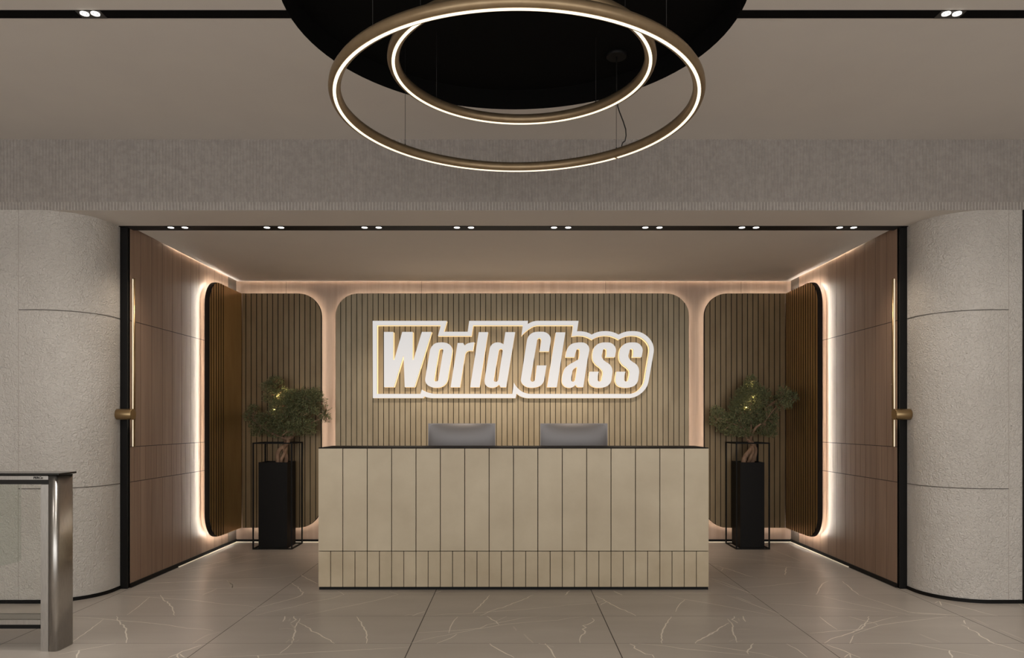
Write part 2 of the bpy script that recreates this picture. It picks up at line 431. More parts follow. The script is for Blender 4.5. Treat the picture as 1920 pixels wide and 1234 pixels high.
# ------------------------------------------------------------------ plaster front walls
def front_wall(s, nm):
    path = [(XJ + .004, YF + .1), (XJ + .004, 5.60)]
    R = .36; cx, cy = XJ + .004 + R, YP + R
    for k in range(0, 17):
        a = PI + (PI / 2) * k / 16
        path.append((cx + R * math.cos(a), cy + R * math.sin(a)))
    path.append((XO, YP))
    b = MB(); b.sm = True
    for x, y in path: b.v += [(s * x, y, .024), (s * x, y, ZS)]
    for k in range(len(path) - 1): b.face([2 * k, 2 * k + 2, 2 * k + 3, 2 * k + 1])
    b.sm = False
    b.box(*(sorted((s * (cx), s * XO))), YP + .03, YF + .1, .03, ZS - .005)
    # horizontal shadow joints follow the curve, a soft upright joint
    def off(p, d):
        i = path.index(p); a = path[max(i - 1, 0)]; c = path[min(i + 1, len(path) - 1)]
        t = Vector((c[0] - a[0], c[1] - a[1])).normalized(); return (p[0] + t.y * d, p[1] - t.x * d)
    pj = [p for p in path[1:-1]] + []
    for z in (2.108, .823):
        b.m = 1
        q = [(XJ + .001, YF - .001)] + [off(p, .003) for p in pj] + [(3.552, YP - .0012)]
        i = len(b.v)
        for x, y in q: b.v += [(s * x, y, z - .0025), (s * x, y, z + .0025)]
        for k in range(len(q) - 1): b.face([i + 2 * k, i + 2 * k + 2, i + 2 * k + 3, i + 2 * k + 1])
    b.m = 2; b.box(*(sorted((s * 3.552, s * 3.555))), YP - .001, YP + .01, .024, ZS)
    o = struct(b.build(nm, [M['plaster'], M['joint'], M['faint_joint']], recalc=False), 'curved pale plaster wall beside the niche')
    bs = MB(); bs.sm = True
    for x, y in path: 
        pass
    q = [off(p, .006) for p in path[:-1]] + [(XO, YP - .006)]
    for x, y in q: bs.v += [(s * x, y, 0), (s * x, y, .026)]
    for k in range(len(q) - 1): bs.face([2 * k, 2 * k + 2, 2 * k + 3, 2 * k + 1])
    i = len(bs.v)
    for (x, y), (x2, y2) in zip(q, path): bs.v += [(s * x, y, .026), (s * x2, y2 + .004, .026)]
    bs.sm = False
    for k in range(len(q) - 1): bs.face([i + 2 * k, i + 2 * k + 2, i + 2 * k + 3, i + 2 * k + 1])
    struct(bs.build('baseboard_front_' + nm.split('_')[-1], M['black'], recalc=False), 'thin black skirting under the curved plaster')
front_wall(-1, 'wall_front_left'); front_wall(1, 'wall_front_right')
t = MB(); t.box(3.652, 3.74, YP - .02, YP + .01, 0, ZS - .002)
struct(t.build('trim_2', M['black']), 'black upright trim at the right edge of the plaster')
# lobby side walls and the back of the room are plain and out of view
for s, nm in ((-1, 'wall_left_lobby'), (1, 'wall_right_lobby')):
    b = MB(); b.box(*(sorted((s * XO, s * (XO + .1)))), YN, YP + .4, 0, ZR)
    struct(b.build(nm, M['plaster']))

# ------------------------------------------------------------------ portal frame
pf = MB()
for s in (-1, 1): pf.box(*(sorted((s * XW, s * (XJ + .006)))), YF, YF + .04, 0, ZS)
pf.box(-XJ, XJ, YF + .052, YF + .09, ZS - .004, ZS + .07)
struct(pf.build('trim_3', M['black'], bevel=.001), 'slim black frame around the niche opening')

# ------------------------------------------------------------------ niche walls
def side_wall(s, nm):
    b = MB(); X = s * XW
    def bx(a, d, y0, y1, z0, z1): b.box(*(sorted((X - s * a, X + s * d))), y0, y1, z0, z1)
    bx(0, .04, YF + .02, YB + .04, 0, ZS + .08)
    b.m = 1
    for z in (2.10, 1.107, .83): bx(.0008, .002, YF + .04, YB - .01, z - .0028, z + .0028)
    b.m = 2
    y = YF + .204
    while y < YB - .1:
        bx(.0006, .002, y - .0016, y + .0016, .02, .83); bx(.0006, .002, y - .0016, y + .0016, 1.107, ZS + .05); y += .181
    y = YF + .1
    while y < YB - .1:
        bx(.0006, .002, y - .0013, y + .0013, .83, 1.107); y += .0905
    struct(b.build(nm, [M['wood'], M['wood_joint'], M['wood_faint']], recalc=True), 'walnut board side wall of the niche')
side_wall(-1, 'wall_left'); side_wall(1, 'wall_right')
b = MB(); b.box(-XW - .04, XW + .04, YB, YB + .04, 0, ZS + .08)
b.m = 1
for x in (-2.47, -1.0, 1.0, 2.47): b.box(x - .0015, x + .0015, YB - .0008, YB + .002, .02, ZS + .07)
struct(b.build('wall_back', [M['wood_back'], M['wood_joint']]), 'walnut back wall of the niche')
for s, n in ((-1, 4), (1, 5)):
    b = MB(); b.box(*(sorted((s * XW, s * (XW - .004)))), 7.66, YB - .001, .024, ZS + .06)
    struct(b.build('trim_%d' % n, mat('grey brown corner board %d' % n, (.10, .078, .062), .6)), 'grey brown upright strip in the niche corner')
for s, n in ((-1, 'left'), (1, 'right')):
    b = MB(); b.box(*(sorted((s * (XW - .010), s * (XW + .02)))), YF + .04, YB, 0, .034)
    struct(b.build('baseboard_' + n, M['black']), 'thin black skirting of the niche side wall')
b = MB(); b.box(-XW, XW, YB - .010, YB + .01, 0, .030)
struct(b.build('baseboard_back', M['black']), 'thin black skirting of the niche back wall')
fl = thing('floor_light_line', 'thin warm light line under the niche skirting', 'strip light', (0, 7.8, 0))
c1 = MB(); c1.box(-XW, XW, YB - .018, YB - .0105, 0, .007)
for s in (-1, 1): c1.box(*(sorted((s * (XW - .018), s * (XW - .0105)))), 6.5, YB, .0, .007)
c1.build('light_strip', M['led_floor'], fl)

# ------------------------------------------------------------------ slatted panels
def rr_outline(u0, u1, z0, z1, r, corners, n=10):
    """rounded rectangle; corners = set of 'bl','br','tr','tl'"""
    P = []
    for key, cu, cz, a0 in (('bl', u0, z0, PI), ('br', u1, z0, 1.5 * PI), ('tr', u1, z1, 0), ('tl', u0, z1, .5 * PI)):
        if key in corners:
            cx = cu + (r if key[1] == 'l' else -r); cy = cz + (r if key[0] == 'b' else -r)
            for k in range(n + 1):
                a = a0 + .5 * PI * k / n; P.append((cx + r * math.cos(a), cy + r * math.sin(a)))
        else: P.append((cu, cz))
    return P
def zlim(u, u0, u1, z0, z1, r, corners):
    lo, hi = z0, z1
    def dz(d): return r - math.sqrt(max(0, r * r - (r - d) ** 2)) if d < r else 0
    if 'bl' in corners: lo = max(lo, z0 + dz(u - u0))
    if 'br' in corners: lo = max(lo, z0 + dz(u1 - u))
    if 'tl' in corners: hi = min(hi, z1 - dz(u - u0))
    if 'tr' in corners: hi = min(hi, z1 - dz(u1 - u))
    return lo, hi
PZ0, PZ1, PRAD = .166, 2.686, .245
def slat_panel(name, u0, u1, corners, fn, pitch, gap, parent, thick, slatmat, edges=None, phase=0):
    b = MB()
    out = rr_outline(u0, u1, PZ0, PZ1, PRAD, corners)
    b.m = 1; b.prism(out, fn, .009, thick)
    b.m = 0
    e = edges
    if e is None:
        e = [u0]; x = u0 + (phase or pitch)
        while x < u1 - .012: e.append(x); x += pitch
        e.append(u1)
    for a, c in zip(e[:-1], e[1:]):
        a2 = a + (gap / 2 if a > u0 else .003); c2 = c - (gap / 2 if c < u1 else .003)
        n = 6 if (a - u0 < PRAD or u1 - c < PRAD) else 1
        top = []; bot = []
        for k in range(n + 1):
            u = a2 + (c2 - a2) * k / n; lo, hi = zlim(u, u0, u1, PZ0 + .003, PZ1 - .003, PRAD, corners)
            top.append((u, hi)); bot.append((u, lo))
        b.prism(bot + top[::-1], fn, 0, .0095, None, None, side=1)
    return b.build(name, [slatmat, M['groove']], parent)
def led_loop(name, u0, u1, corners, fn, d0, d1, inset, parent, open_side=None, m='led_back2'):
    b = MB(); out = rr_outline(u0 + (inset if open_side != 'l' else 0), u1 - (inset if open_side != 'r' else 0), PZ0 + inset, PZ1 - inset, PRAD - inset * .6, corners, 8)
    n = len(out)
    for k in range(n):
        a = Vector(out[k]); c = Vector(out[(k + 1) % n])
        if open_side == 'l' and abs(a.x - u0) < .001 and abs(c.x - u0) < .001: continue
        if open_side == 'r' and abs(a.x - u1) < .001 and abs(c.x - u1) < .001: continue
        t = (c - a).normalized(); q = Vector((t.y, -t.x)) * .004
        i = len(b.v)
        for p in (a + q, c + q, c - q, a - q): b.v += [fn(p.x, p.y, d0), fn(p.x, p.y, d1)]
        b.face([i, i + 2, i + 3, i + 1]); b.face([i + 2, i + 4, i + 5, i + 3]); b.face([i + 4, i + 6, i + 7, i + 5]); b.face([i + 6, i, i + 1, i + 7])
    return b.build(name, M[m], parent)
YPN = 7.79
fnb = lambda u, z, d: (u, YPN + d, z)
cp = thing('slatted_wall_panel', 'wide central khaki slatted panel with rounded corners behind the white sign', 'wall panel', (0, YPN + .03, PZ0))
ALL = {'bl', 'br', 'tl', 'tr'}
slat_panel('slatted_face', -1.915, 1.885, ALL, fnb, .0577, .007, cp, .042, M['slat'])
led_loop('light_strip', -1.915, 1.885, ALL, fnb, .0425, .048, .02, cp)
for x in (-1.4, 1.4):
    for z in (.5, 2.3):
        st = MB(); st.box(x - .02, x + .02, YPN + .0425, YB - .0005, z - .02, z + .02); st.build('wall_bracket', M['black'], cp)
XP = 2.92; YE = 6.965
for s in (-1, 1):
    side = 'left' if s < 0 else 'right'
    e_in = 2.068 if s < 0 else 2.051
    p = thing('corner_slatted_panel', ('bronze slatted corner panel wrapping the left niche corner with a smooth inner half' if s < 0 else
              'dark bronze slatted corner panel wrapping the right niche corner, ribbed throughout'), 'wall panel', (s * XP, YPN + .03, PZ0), 'corner panels of the reception niche')
    fb2 = (lambda s: (lambda u, z, d: (s * u, YPN + d, z)))(s)
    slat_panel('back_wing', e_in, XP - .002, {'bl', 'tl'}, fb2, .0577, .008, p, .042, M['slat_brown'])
    fs2 = (lambda s: (lambda u, z, d: (s * (XP + d), u, z)))(s)
    if s < 0:
        ed = [YE] + [YE + .04 + .0585 * k for k in range(6)] + [YPN]
    else: ed = None
    slat_panel('side_wing', YE, YPN, {'bl', 'tl'}, fs2, .0577, .017, p, .047, M['bronze'], ed)
    led_loop('light_strip', e_in, XP, {'bl', 'tl'}, fb2, .0425, .048, .02, p, 'r')
    led_loop('light_strip', YE, YPN, {'bl', 'tl'}, fs2, .0475, .053, .02, p, 'r', 'led_back')
    for z in (.5, 2.3):
        st = MB(); st.box(s * 2.5 - .02, s * 2.5 + .02, YPN + .0425, YB - .0005, z - .02, z + .02); st.build('wall_bracket', M['black'], p)
        st = MB(); st.box(*(sorted((s * (XP + .0475), s * (XW - .001)))), 7.4, 7.44, z - .02, z + .02); st.build('wall_bracket', M['black'], p)

# ------------------------------------------------------------------ sign
CR = {'A': (690, 590), 'B': (690, 670), 'C': (820, 590), 'D': (820, 670), 'E': (950, 590), 'F': (950, 670), 'G': (1090, 590), 'H': (1090, 670)}
def parse(sx):
    out = []
    for tok in sx.split():
        c = tok[-1] == '*'; tk = tok[:-1] if c else tok
        k = tk[0]; a, b_ = tk[1:].split(',')
        out.append((CR[k][0] + float(a) / 13.714, CR[k][1] + float(b_) / 13.714, c))
    return out
def smooth(pts):
    n = len(pts); out = []
    for i in range(n):
        p0, p1, p2, p3 = pts[i - 1], pts[i], pts[(i + 1) % n], pts[(i + 2) % n]
        P1 = Vector(p1[:2]); P2 = Vector(p2[:2]); L = (P2 - P1).length
        if (p1[2] and p2[2]) or L > 14: out.append(tuple(P1)); continue
        def tan(a, b_, c, cor):
            a, b_, c = Vector(a[:2]), Vector(b_[:2]), Vector(c[:2])
            if cor: return None
            d1 = (b_ - a); d2 = (c - b_)
            if d1.length < 1e-6 or d2.length < 1e-6: return (c - a).normalized()
            w1, w2 = d2.length, d1.length
            # a long neighbour is a straight stroke: follow it
            if d1.length > 14: return d1.normalized()
            if d2.length > 14: return d2.normalized()
            return (d1.normalized() * w1 + d2.normalized() * w2).normalized()
        t1 = tan(p0, p1, p2, p1[2]); t2 = tan(p1, p2, p3, p2[2])
        if t1 is None: t1 = (P2 - P1).normalized() if t2 is None else (2 * (P2 - P1).normalized() - t2).normalized()
        if t2 is None: t2 = (2 * (P2 - P1).normalized() - t1).normalized()
        K = 5
        for j in range(K):
            t_ = j / K; h00 = 2 * t_**3 - 3 * t_**2 + 1; h10 = t_**3 - 2 * t_**2 + t_; h01 = -2 * t_**3 + 3 * t_**2; h11 = t_**3 - t_**2
            out.append(tuple(P1 * h00 + t1 * L * h10 + P2 * h01 + t2 * L * h11))
    return out
YS = 7.712
def sign_piece(name, loops, parent):
    b = MB(); L2 = []
    for lp in loops:
        pts = smooth(parse(lp)); L2.append([W(x, y, YS) for x, y in pts])
    flat = [p for lp in L2 for p in lp]
    tris = tessellate_polygon([[Vector((p[0], p[2], 0)) for p in lp] for lp in L2])
    i = 0; b.v = [(p[0], YS, p[2]) for p in flat]
    b.m = 0
    for t in tris: b.face(list(t))
    n = len(flat)
    b.v += [(p[0], YS + .012, p[2]) for p in flat] + [(p[0], YPN + .001, p[2]) for p in flat]
    k0 = 0
    for lp in L2:
        m = len(lp)
        for k in range(m):
            a = k0 + k; c = k0 + (k + 1) % m
            b.m = 1; b.face([a, c, n + c, n + a]); b.m = 2; b.face([n + a, n + c, 2 * n + c, 2 * n + a])
        k0 += m
    return b.build(name, [M['sign_face'], M['sign_rim'], M['sign_side']], parent, recalc=True)
sg = thing('illuminated_sign', 'white illuminated slanted lettering inside an outlined border on the central slatted panel', 'sign', (0, YS, 1.56))
sign_piece('border', [
 "A120,160* C245,160* C165,440* C780,440* C820,160* E550,160* E540,245* E610,205 E700,172 E810,160* E1850,160* E1810,430* G0,430 G100,445 G200,478 G265,515* G370,465 G500,432 G630,425 G760,438 G870,472 G955,515* G1060,465 G1190,432 G1320,425 G1500,447 G1660,530 G1790,665 G1850,800 G1865,900 G1850,1030 H1740,560 H1695,730 H1600,870 H1460,980 H1350,1030 H1250,1050* F560,1052* F440,1035 F330,990 F255,930* F230,1050* B1720,1050* B1600,1046 B1510,1030 B1445,1005* B1415,1050* B125,1050*",
 "A230,275* C90,275* C15,548* C880,548* C920,275* E415,275* E378,545* E470,450 E590,355 E700,295 E800,275* E1710,275* E1672,560* E1760,545 E1850,540 G100,560 G190,595 G280,645* G370,590 G500,550 G630,540 G760,555 G860,590 G965,645* G1060,590 G1190,550 G1320,540 G1450,555 G1590,625 G1700,740 G1745,850 G1745,960 H1635,540 H1595,690 H1500,820 H1380,905 H1240,942* F620,942* F500,925 F400,885 F300,810 F225,720 F187,650* F145,942* B1760,942* B1640,932 B1500,890 B1380,830* B1350,942* B230,942*"], sg)
Ss1 = "G640,715 G760,730 G850,800 G892,900 G880,1000 G862,1095* G630,1095* G650,960 G640,890 G605,875 G565,900 G545,970 G525,1080 G545,1130 G640,1222 H700,160 H775,250 H800,350 H788,480 H755,640 H680,730 H560,775 H440,785 H310,760 H225,700 H190,600 H198,480 H215,370* H450,370* H420,540 H425,600 H465,625 H510,605 H530,530 H552,420 H545,355 H480,275 H360,175 H305,90 H285,0 G295,960 G320,870 G370,800 G450,745 G540,720"
def shift(sx, d):
    o = []
    for tok in sx.split():
        c = '*' if tok[-1] == '*' else ''; tk = tok.rstrip('*'); a, b_ = tk[1:].split(','); o.append('%s%d,%s%s' % (tk[0], float(a) + d, b_, c))
    return ' '.join(o)
LET = [
 ["A410,445* A650,445* A648,1160* A675,1160* A880,445* A1150,445* A1145,1160* A1170,1160* A1385,445* A1635,445* B1195,768* B945,768* A912,1055* B665,768* B412,768*"],
 ["C30,720 C150,715 C270,745 C350,810 C385,900 C378,990 D265,560 D240,640 D180,715 D90,765 D-30,782 B1620,762 B1520,700 B1472,610 B1475,520 A1590,930 A1625,845 A1690,765 A1760,728",
  "B1702,575 B1715,612 B1750,622 B1795,605 B1812,560 C150,930 C138,888 C100,875 C58,892 C40,940"],
 ["C520,730* C665,730* C705,795* C760,752 C850,722 C955,712* C915,930* C830,925 C765,942 C722,1000 C708,1060 D580,770* D340,770*"],
 ["C1065,450* C1305,450* D1085,770* D845,770*"],
 ["C1750,450* C2002,450* D1770,770* D1625,770* D1585,700* D1530,748 D1460,775 D1390,782 D1290,755 D1230,690 D1215,620 D1222,530 C1335,940 C1355,845 C1405,770 C1490,722 C1570,715 C1640,730 C1700,765*",
  "D1452,575 D1465,618 D1505,632 D1548,612 D1568,565 C1680,940 C1667,890 C1635,875 C1595,893 C1580,935"],
 ["E870,440 E980,450 E1070,500 E1125,580 E1135,650 E1125,730 E1090,945* E845,945* E890,680 E880,620 E840,597 E800,620 E780,690 F615,555 F625,610 F665,630 F712,605 F735,540 F775,210* F1025,210* F965,580 F940,650 F880,720 F780,765 F650,782 F500,755 F410,690 F368,600 F375,510 E520,670 E550,580 E610,505 E700,455 E790,442"],
 ["E1265,455* E1510,455* F1290,770* F1040,770*"],
 ["E1515,1095* E1750,1095* E1790,930 E1810,890 E1840,877 E1872,892 E1878,940 E1860,1100 F1850,52* F1740,115 F1600,195 F1500,285 F1450,400 F1420,560 F1425,655 F1475,735 F1580,782 F1690,770 F1775,705* F1825,768* H50,768* H160,50 G205,930 G200,850 G160,780 G90,730 G0,715 E1800,722 E1680,752 E1595,820 E1550,910",
  "F1815,250* F1740,290 F1695,345 F1682,410 F1660,565 F1668,610 F1700,630 F1745,607 F1765,560"],
 [Ss1], [shift(Ss1, 686)]]
for l in LET: sign_piece('letter', l, sg)

# ------------------------------------------------------------------ reception desk
YD = 5.63; DX = 1.515
dk = thing('reception_desk', 'long sand coloured panelled reception desk with a black plinth and black top', 'reception desk', (0, YD, 0))
b = MB(); bp = .1893; x0 = -DX
for k in range(16):
    a = x0 + k * bp; c = a + bp
    b.box(a + (.0028 if k else 0), c - (.0028 if k < 15 else 0), YD, YD + .016, .3025, 1.096)
b.m = 1; b.box(-DX + .004, DX - .004, YD + .012, YD + .03, .302, 1.092)
b.build('front_panel', [M['desk'], M['groove']], dk, bevel=.0008)
b = MB()
for k in range(32):
    a = x0 + k * bp / 2; c = a + bp / 2
    b.box(a + (.0024 if k else 0), c - (.0024 if k < 31 else 0), YD, YD + .016, .0225, .2975)
b.m = 1; b.box(-DX + .004, DX - .004, YD + .012, YD + .03, .022, .302)
b.build('base_panel', [M['desk_low'], M['groove']], dk, bevel=.0008)
b = MB(); b.box(-DX + .004, DX - .004, YD + .006, 6.62, 0, .022); b.build('plinth', M['black'], dk)
for s in (-1, 1):
    b = MB(); b.box(*(sorted((s * DX, s * (DX - .04)))), YD + .031, 6.08, .0225, 1.088); b.box(*(sorted((s * DX, s * (DX - .04)))), 6.08, 6.62, .0225, .715)
    b.build('side_panel', M['desk'], dk)
b = MB(); b.box(-DX + .001, DX - .001, YD + .002, 6.08, 1.0965, 1.104); b.box(-DX + .045, DX - .045, YD + .05, 6.06, 1.07, 1.0965); b.build('counter_top', M['black'], dk)
b = MB(); b.box(-DX + .045, DX - .045, 6.04, 6.06, .745, 1.07); b.build('back_panel', M['desk'], dk)
b = MB(); b.box(-DX, DX, 5.95, 6.65, .715, .745); b.build('worktop', M['desk'], dk)
for x in (-.9, .9):
    b = MB(); b.box(x - .22, x + .22, 6.1, 6.55, .0225, .7148); b.build('drawer_unit', M['desk'], dk)

# monitors
def monitor(cx, label):
    m = thing('computer_monitor', label, 'monitor', (cx, 6.22, .745), 'monitors on the reception desk')
    w, h, z0 = .575, .345, .946
    nx, nz = 28, 16; b = MB(); b.sm = True
    for j in range(nz + 1):
        for i in range(nx + 1):
            u = i / nx * 2 - 1; v = j / nz * 2 - 1
            # squircle edge and a soft dished back swelling to the middle foot
            bulge = max(0, 1 - (abs(u) ** 2.2)) * max(0, 1 - abs(v) ** 2.4)
            x = cx + u * w / 2; z = z0 + (v + 1) / 2 * h
            b.v.append((x, 6.19 - .034 * bulge ** .85 + .004, z))
    for j in range(nz):
        for i in range(nx):
            a = j * (nx + 1) + i; b.face([a, a + 1, a + nx + 2, a + nx + 1])
    b.sm = False
    b.box(cx - w / 2, cx + w / 2, 6.192, 6.204, z0, z0 + h)
    b.build('casing', M['monitor'], m, recalc=False)
    b = MB(); b.box(cx - w / 2 + .008, cx + w / 2 - .008, 6.2035, 6.206, z0 + .012, z0 + h - .008); b.build('screen', M['screen'], m)
    b = MB(); b.box(cx - .035, cx + .035, 6.185, 6.20, .755, z0 + .10); b.box(cx - .11, cx + .11, 6.12, 6.30, .745, .757); b.build('stand', M['monitor'], m, bevel=.003)
monitor((W(865.5, 0, 6.17)[0]), 'grey monitor standing left on the desk, its back to the room')
monitor((W(1076.5, 0, 6.17)[0]), 'grey monitor standing right on the desk, its back to the room')

# ------------------------------------------------------------------ planters
def stand(x0, x1, label):
    y0, y1, z1, r = 7.41, 7.783, 1.092, .0065
    s = thing('plant_stand', label, 'plant stand', ((x0 + x1) / 2, (y0 + y1) / 2, 0), 'black wire frames around the tree planters')
    for x in (x0 + r, x1 - r):
        for y in (y0 + r, y1 - r):
            b = MB(); b.box(x - r, x + r, y - r, y + r, 0, z1); b.build('post', M['black'], s)
    for z, nm in ((r, 'base_frame'), (z1 - r, 'top_frame')):
        b = MB()
        for y in (y0 + r, y1 - r): b.box(x0 + 2 * r, x1 - 2 * r, y - r, y + r, z - r, z + r)
        for x in (x0 + r, x1 - r): b.box(x - r, x + r, y0 + 2 * r, y1 - 2 * r, z - r, z + r)
        b.build(nm, M['black'], s)
def tree(x0, x1, label, trunks, branches, blobs, extra_y, seed):
    rnd = random.Random(seed)
    y0, y1 = 7.455, 7.745; zt = .888; cx = (x0 + x1) / 2; cy = 7.6
    t = thing('potted_tree', label, 'potted tree', (cx, cy, 0), 'potted trees beside the desk')
    b = MB(); b.box(x0, x1, y0, y0 + .012, .002, zt); b.box(x0, x1, y1 - .012, y1, .002, zt)
    b.box(x0, x0 + .012, y0 + .012, y1 - .012, .002, zt); b.box(x1 - .012, x1, y0 + .012, y1 - .012, .002, zt); b.box(x0 + .012, x1 - .012, y0 + .012, y1 - .012, .002, .03)
    b.build('pot', M['black'], t)
    b = MB(); b.box(x0 + .012, x1 - .012, y0 + .012, y1 - .012, .6, zt - .012); b.build('soil', M['soil'], t)
    b = MB()
    def chaikin(P, it=2):
        for _ in range(it):
            Q = [P[0]]
            for a, c in zip(P[:-1], P[1:]):
                a = Vector(a); c = Vector(c); Q += [tuple(a.lerp(c, .25)), tuple(a.lerp(c, .75))]
            P = Q + [P[-1]]
        return P
    for pl, r0, r1 in trunks + branches:
        P = chaikin([W(x, y, Y) for x, y, Y in pl]); n = len(P)
        b.tube(P, [r0 + (r1 - r0) * k / (n - 1) for k in range(n)], 8)
    # twigs into the crown
    allb = []
    for (bx_, by_, rx, rz, ny) in blobs: Yb = 7.34 if bx_ > 1462 else 7.55; allb.append((W(bx_, by_, Yb), rx / F * Yb, rz / F * Yb, ny))
    bps = [W(x, y, Y) for pl, _, _ in branches for x, y, Y in pl[1:]]
    lf = MB()
    for (c, rx, rz, dens) in allb:
        near = min(bps, key=lambda q: (Vector(q) - Vector(c)).length)
        for _ in range(7):
            th = rnd.uniform(0, 2 * PI); e = (c[0] + rx * .8 * math.cos(th), c[1] + rnd.uniform(-.1, .1), c[2] + rz * .8 * math.sin(th))
            mid = tuple((Vector(near) + Vector(e)) / 2 + Vector((rnd.uniform(-.02, .02), rnd.uniform(-.02, .02), rnd.uniform(-.01, .03))))
            b.tube([near, mid, e], [.005, .0035, .0015], 5)
        for _ in range(dens):
            # points through the puff, denser to its skin
            while True:
                u, v, w = rnd.uniform(-1, 1), rnd.uniform(-1, 1), rnd.uniform(-1, 1)
                q = u * u + v * v + w * w
                if q < 1 and rnd.random() < .35 + .65 * q:
                    if rnd.random() < .16: u *= 1.22; w *= 1.22
                    else: u *= .93; w *= .93
                    break
            p = Vector((c[0] + u * rx, c[1] + v * extra_y, c[2] + w * rz))
            if p.x > 2.86: p.x = 2.86 - rnd.random() * .04
            if p.y > 7.765: p.y = 7.765 - rnd.random() * .05
            out = Vector((u + rnd.uniform(-.5, .5), v + rnd.uniform(-.5, .5) - .3, w * .6 + .7 + rnd.uniform(-.3, .4))).normalized()
            L = rnd.uniform(.018, .034)
            for k in range(7):
                base = p + out * L * (k / 7)
                d = (out * .6 + Vector((rnd.uniform(-1, 1), rnd.uniform(-1, 1), rnd.uniform(-1, 1)))).normalized()
                l2 = rnd.uniform(.011, .021); sd = d.cross(Vector((rnd.random(), rnd.random(), rnd.random())))
                if sd.length < .1: continue
                sd = sd.normalized() * rnd.uniform(.0024, .0042)
                i = len(lf.v)
                tip = base + d * l2
                if tip.y > 7.78: continue
                lf.v += [tuple(base), tuple(base + d * l2 * .5 + sd), tuple(tip), tuple(base + d * l2 * .5 - sd)]
                lf.face([i, i + 1, i + 2, i + 3])
    b.build('trunk', M['bark'], t)
    lf.build('foliage', M['leaf'], t, recalc=False)
    return t
stand(-2.669, -2.262, 'black wire frame stand around the left tree planter')
stand(2.272, 2.620, 'black wire frame stand around the right tree planter')
Z = lambda o, s, L: [(o[0] + a / s, o[1] + c / s, Y) for a, c, Y in L]
oL, oR, sc = (440, 690), (1320, 690), 3.474
tree(-2.622, -2.328, 'gnarled evergreen tree with a right-leaning crown in the left black planter',
 [(Z(oL, sc, [(290, 640, 7.58), (275, 575, 7.56), (290, 530, 7.57), (340, 500, 7.6), (345, 465, 7.6), (380, 440, 7.58)]), .026, .020),
  (Z(oL, sc, [(320, 640, 7.62), (340, 590, 7.63), (320, 540, 7.6), (325, 505, 7.57), (355, 480, 7.57), (330, 450, 7.6)]), .026, .018),
  (Z(oL, sc, [(305, 640, 7.6), (300, 600, 7.53), (325, 560, 7.55), (340, 510, 7.62), (320, 460, 7.62)]), .018, .014)],
 [(Z(oL, sc, [(350, 470, 7.6), (300, 450, 7.56), (240, 425, 7.52), (180, 385, 7.5), (120, 340, 7.5)]), .014, .005),
  (Z(oL, sc, [(375, 455, 7.58), (385, 420, 7.55), (345, 412, 7.5), (310, 440, 7.46)]), .013, .007),
  (Z(oL, sc, [(360, 460, 7.58), (410, 420, 7.58), (440, 400, 7.6), (500, 355, 7.6), (560, 335, 7.55), (590, 300, 7.55)]), .013, .004),
  (Z(oL, sc, [(380, 440, 7.6), (400, 380, 7.62), (340, 340, 7.6), (300, 260, 7.58), (270, 180, 7.58), (250, 110, 7.58)]), .013, .004),
  (Z(oL, sc, [(400, 400, 7.6), (450, 330, 7.6), (490, 290, 7.58), (480, 220, 7.58)]), .012, .004)],
 [(262, 95, 38, 38, 150), (225, 130, 45, 40, 170), (240, 195, 52, 45, 180), (320, 190, 55, 55, 330), (300, 270, 75, 55, 430), (390, 200, 65, 60, 430), (470, 190, 60, 48, 380), (530, 185, 38, 50, 230),
  (430, 270, 90, 60, 560), (340, 350, 90, 52, 520), (440, 375, 85, 48, 420), (380, 420, 70, 28, 220), (230, 380, 75, 50, 360), (160, 380, 60, 48, 260), (110, 320, 42, 42, 200), (120, 265, 26, 26, 70), (175, 335, 40, 35, 120),
  (560, 280, 45, 50, 140), (590, 330, 22, 34, 60), (575, 210, 14, 20, 24), (270, 435, 50, 26, 130), (490, 420, 34, 20, 80), (150, 430, 34, 20, 70)] and
 [(440 + a / sc, 690 + c / sc, rx / sc, rz / sc, n) for a, c, rx, rz, n in [(262, 95, 38, 38, 150), (225, 130, 45, 40, 170), (240, 195, 52, 45, 180), (320, 190, 55, 55, 330), (300, 270, 75, 55, 430), (390, 200, 65, 60, 430), (470, 190, 60, 48, 380), (530, 185, 38, 50, 230),
  (430, 270, 90, 60, 560), (340, 350, 90, 52, 520), (440, 375, 85, 48, 420), (380, 420, 70, 28, 220), (230, 380, 75, 50, 360), (160, 380, 60, 48, 260), (110, 320, 42, 42, 200), (120, 265, 26, 26, 70), (175, 335, 40, 35, 120),
  (560, 280, 45, 50, 140), (590, 330, 22, 34, 60), (575, 210, 14, 20, 24), (270, 435, 50, 26, 130), (490, 420, 34, 20, 80), (150, 430, 34, 20, 70)]],
 .13, 3)
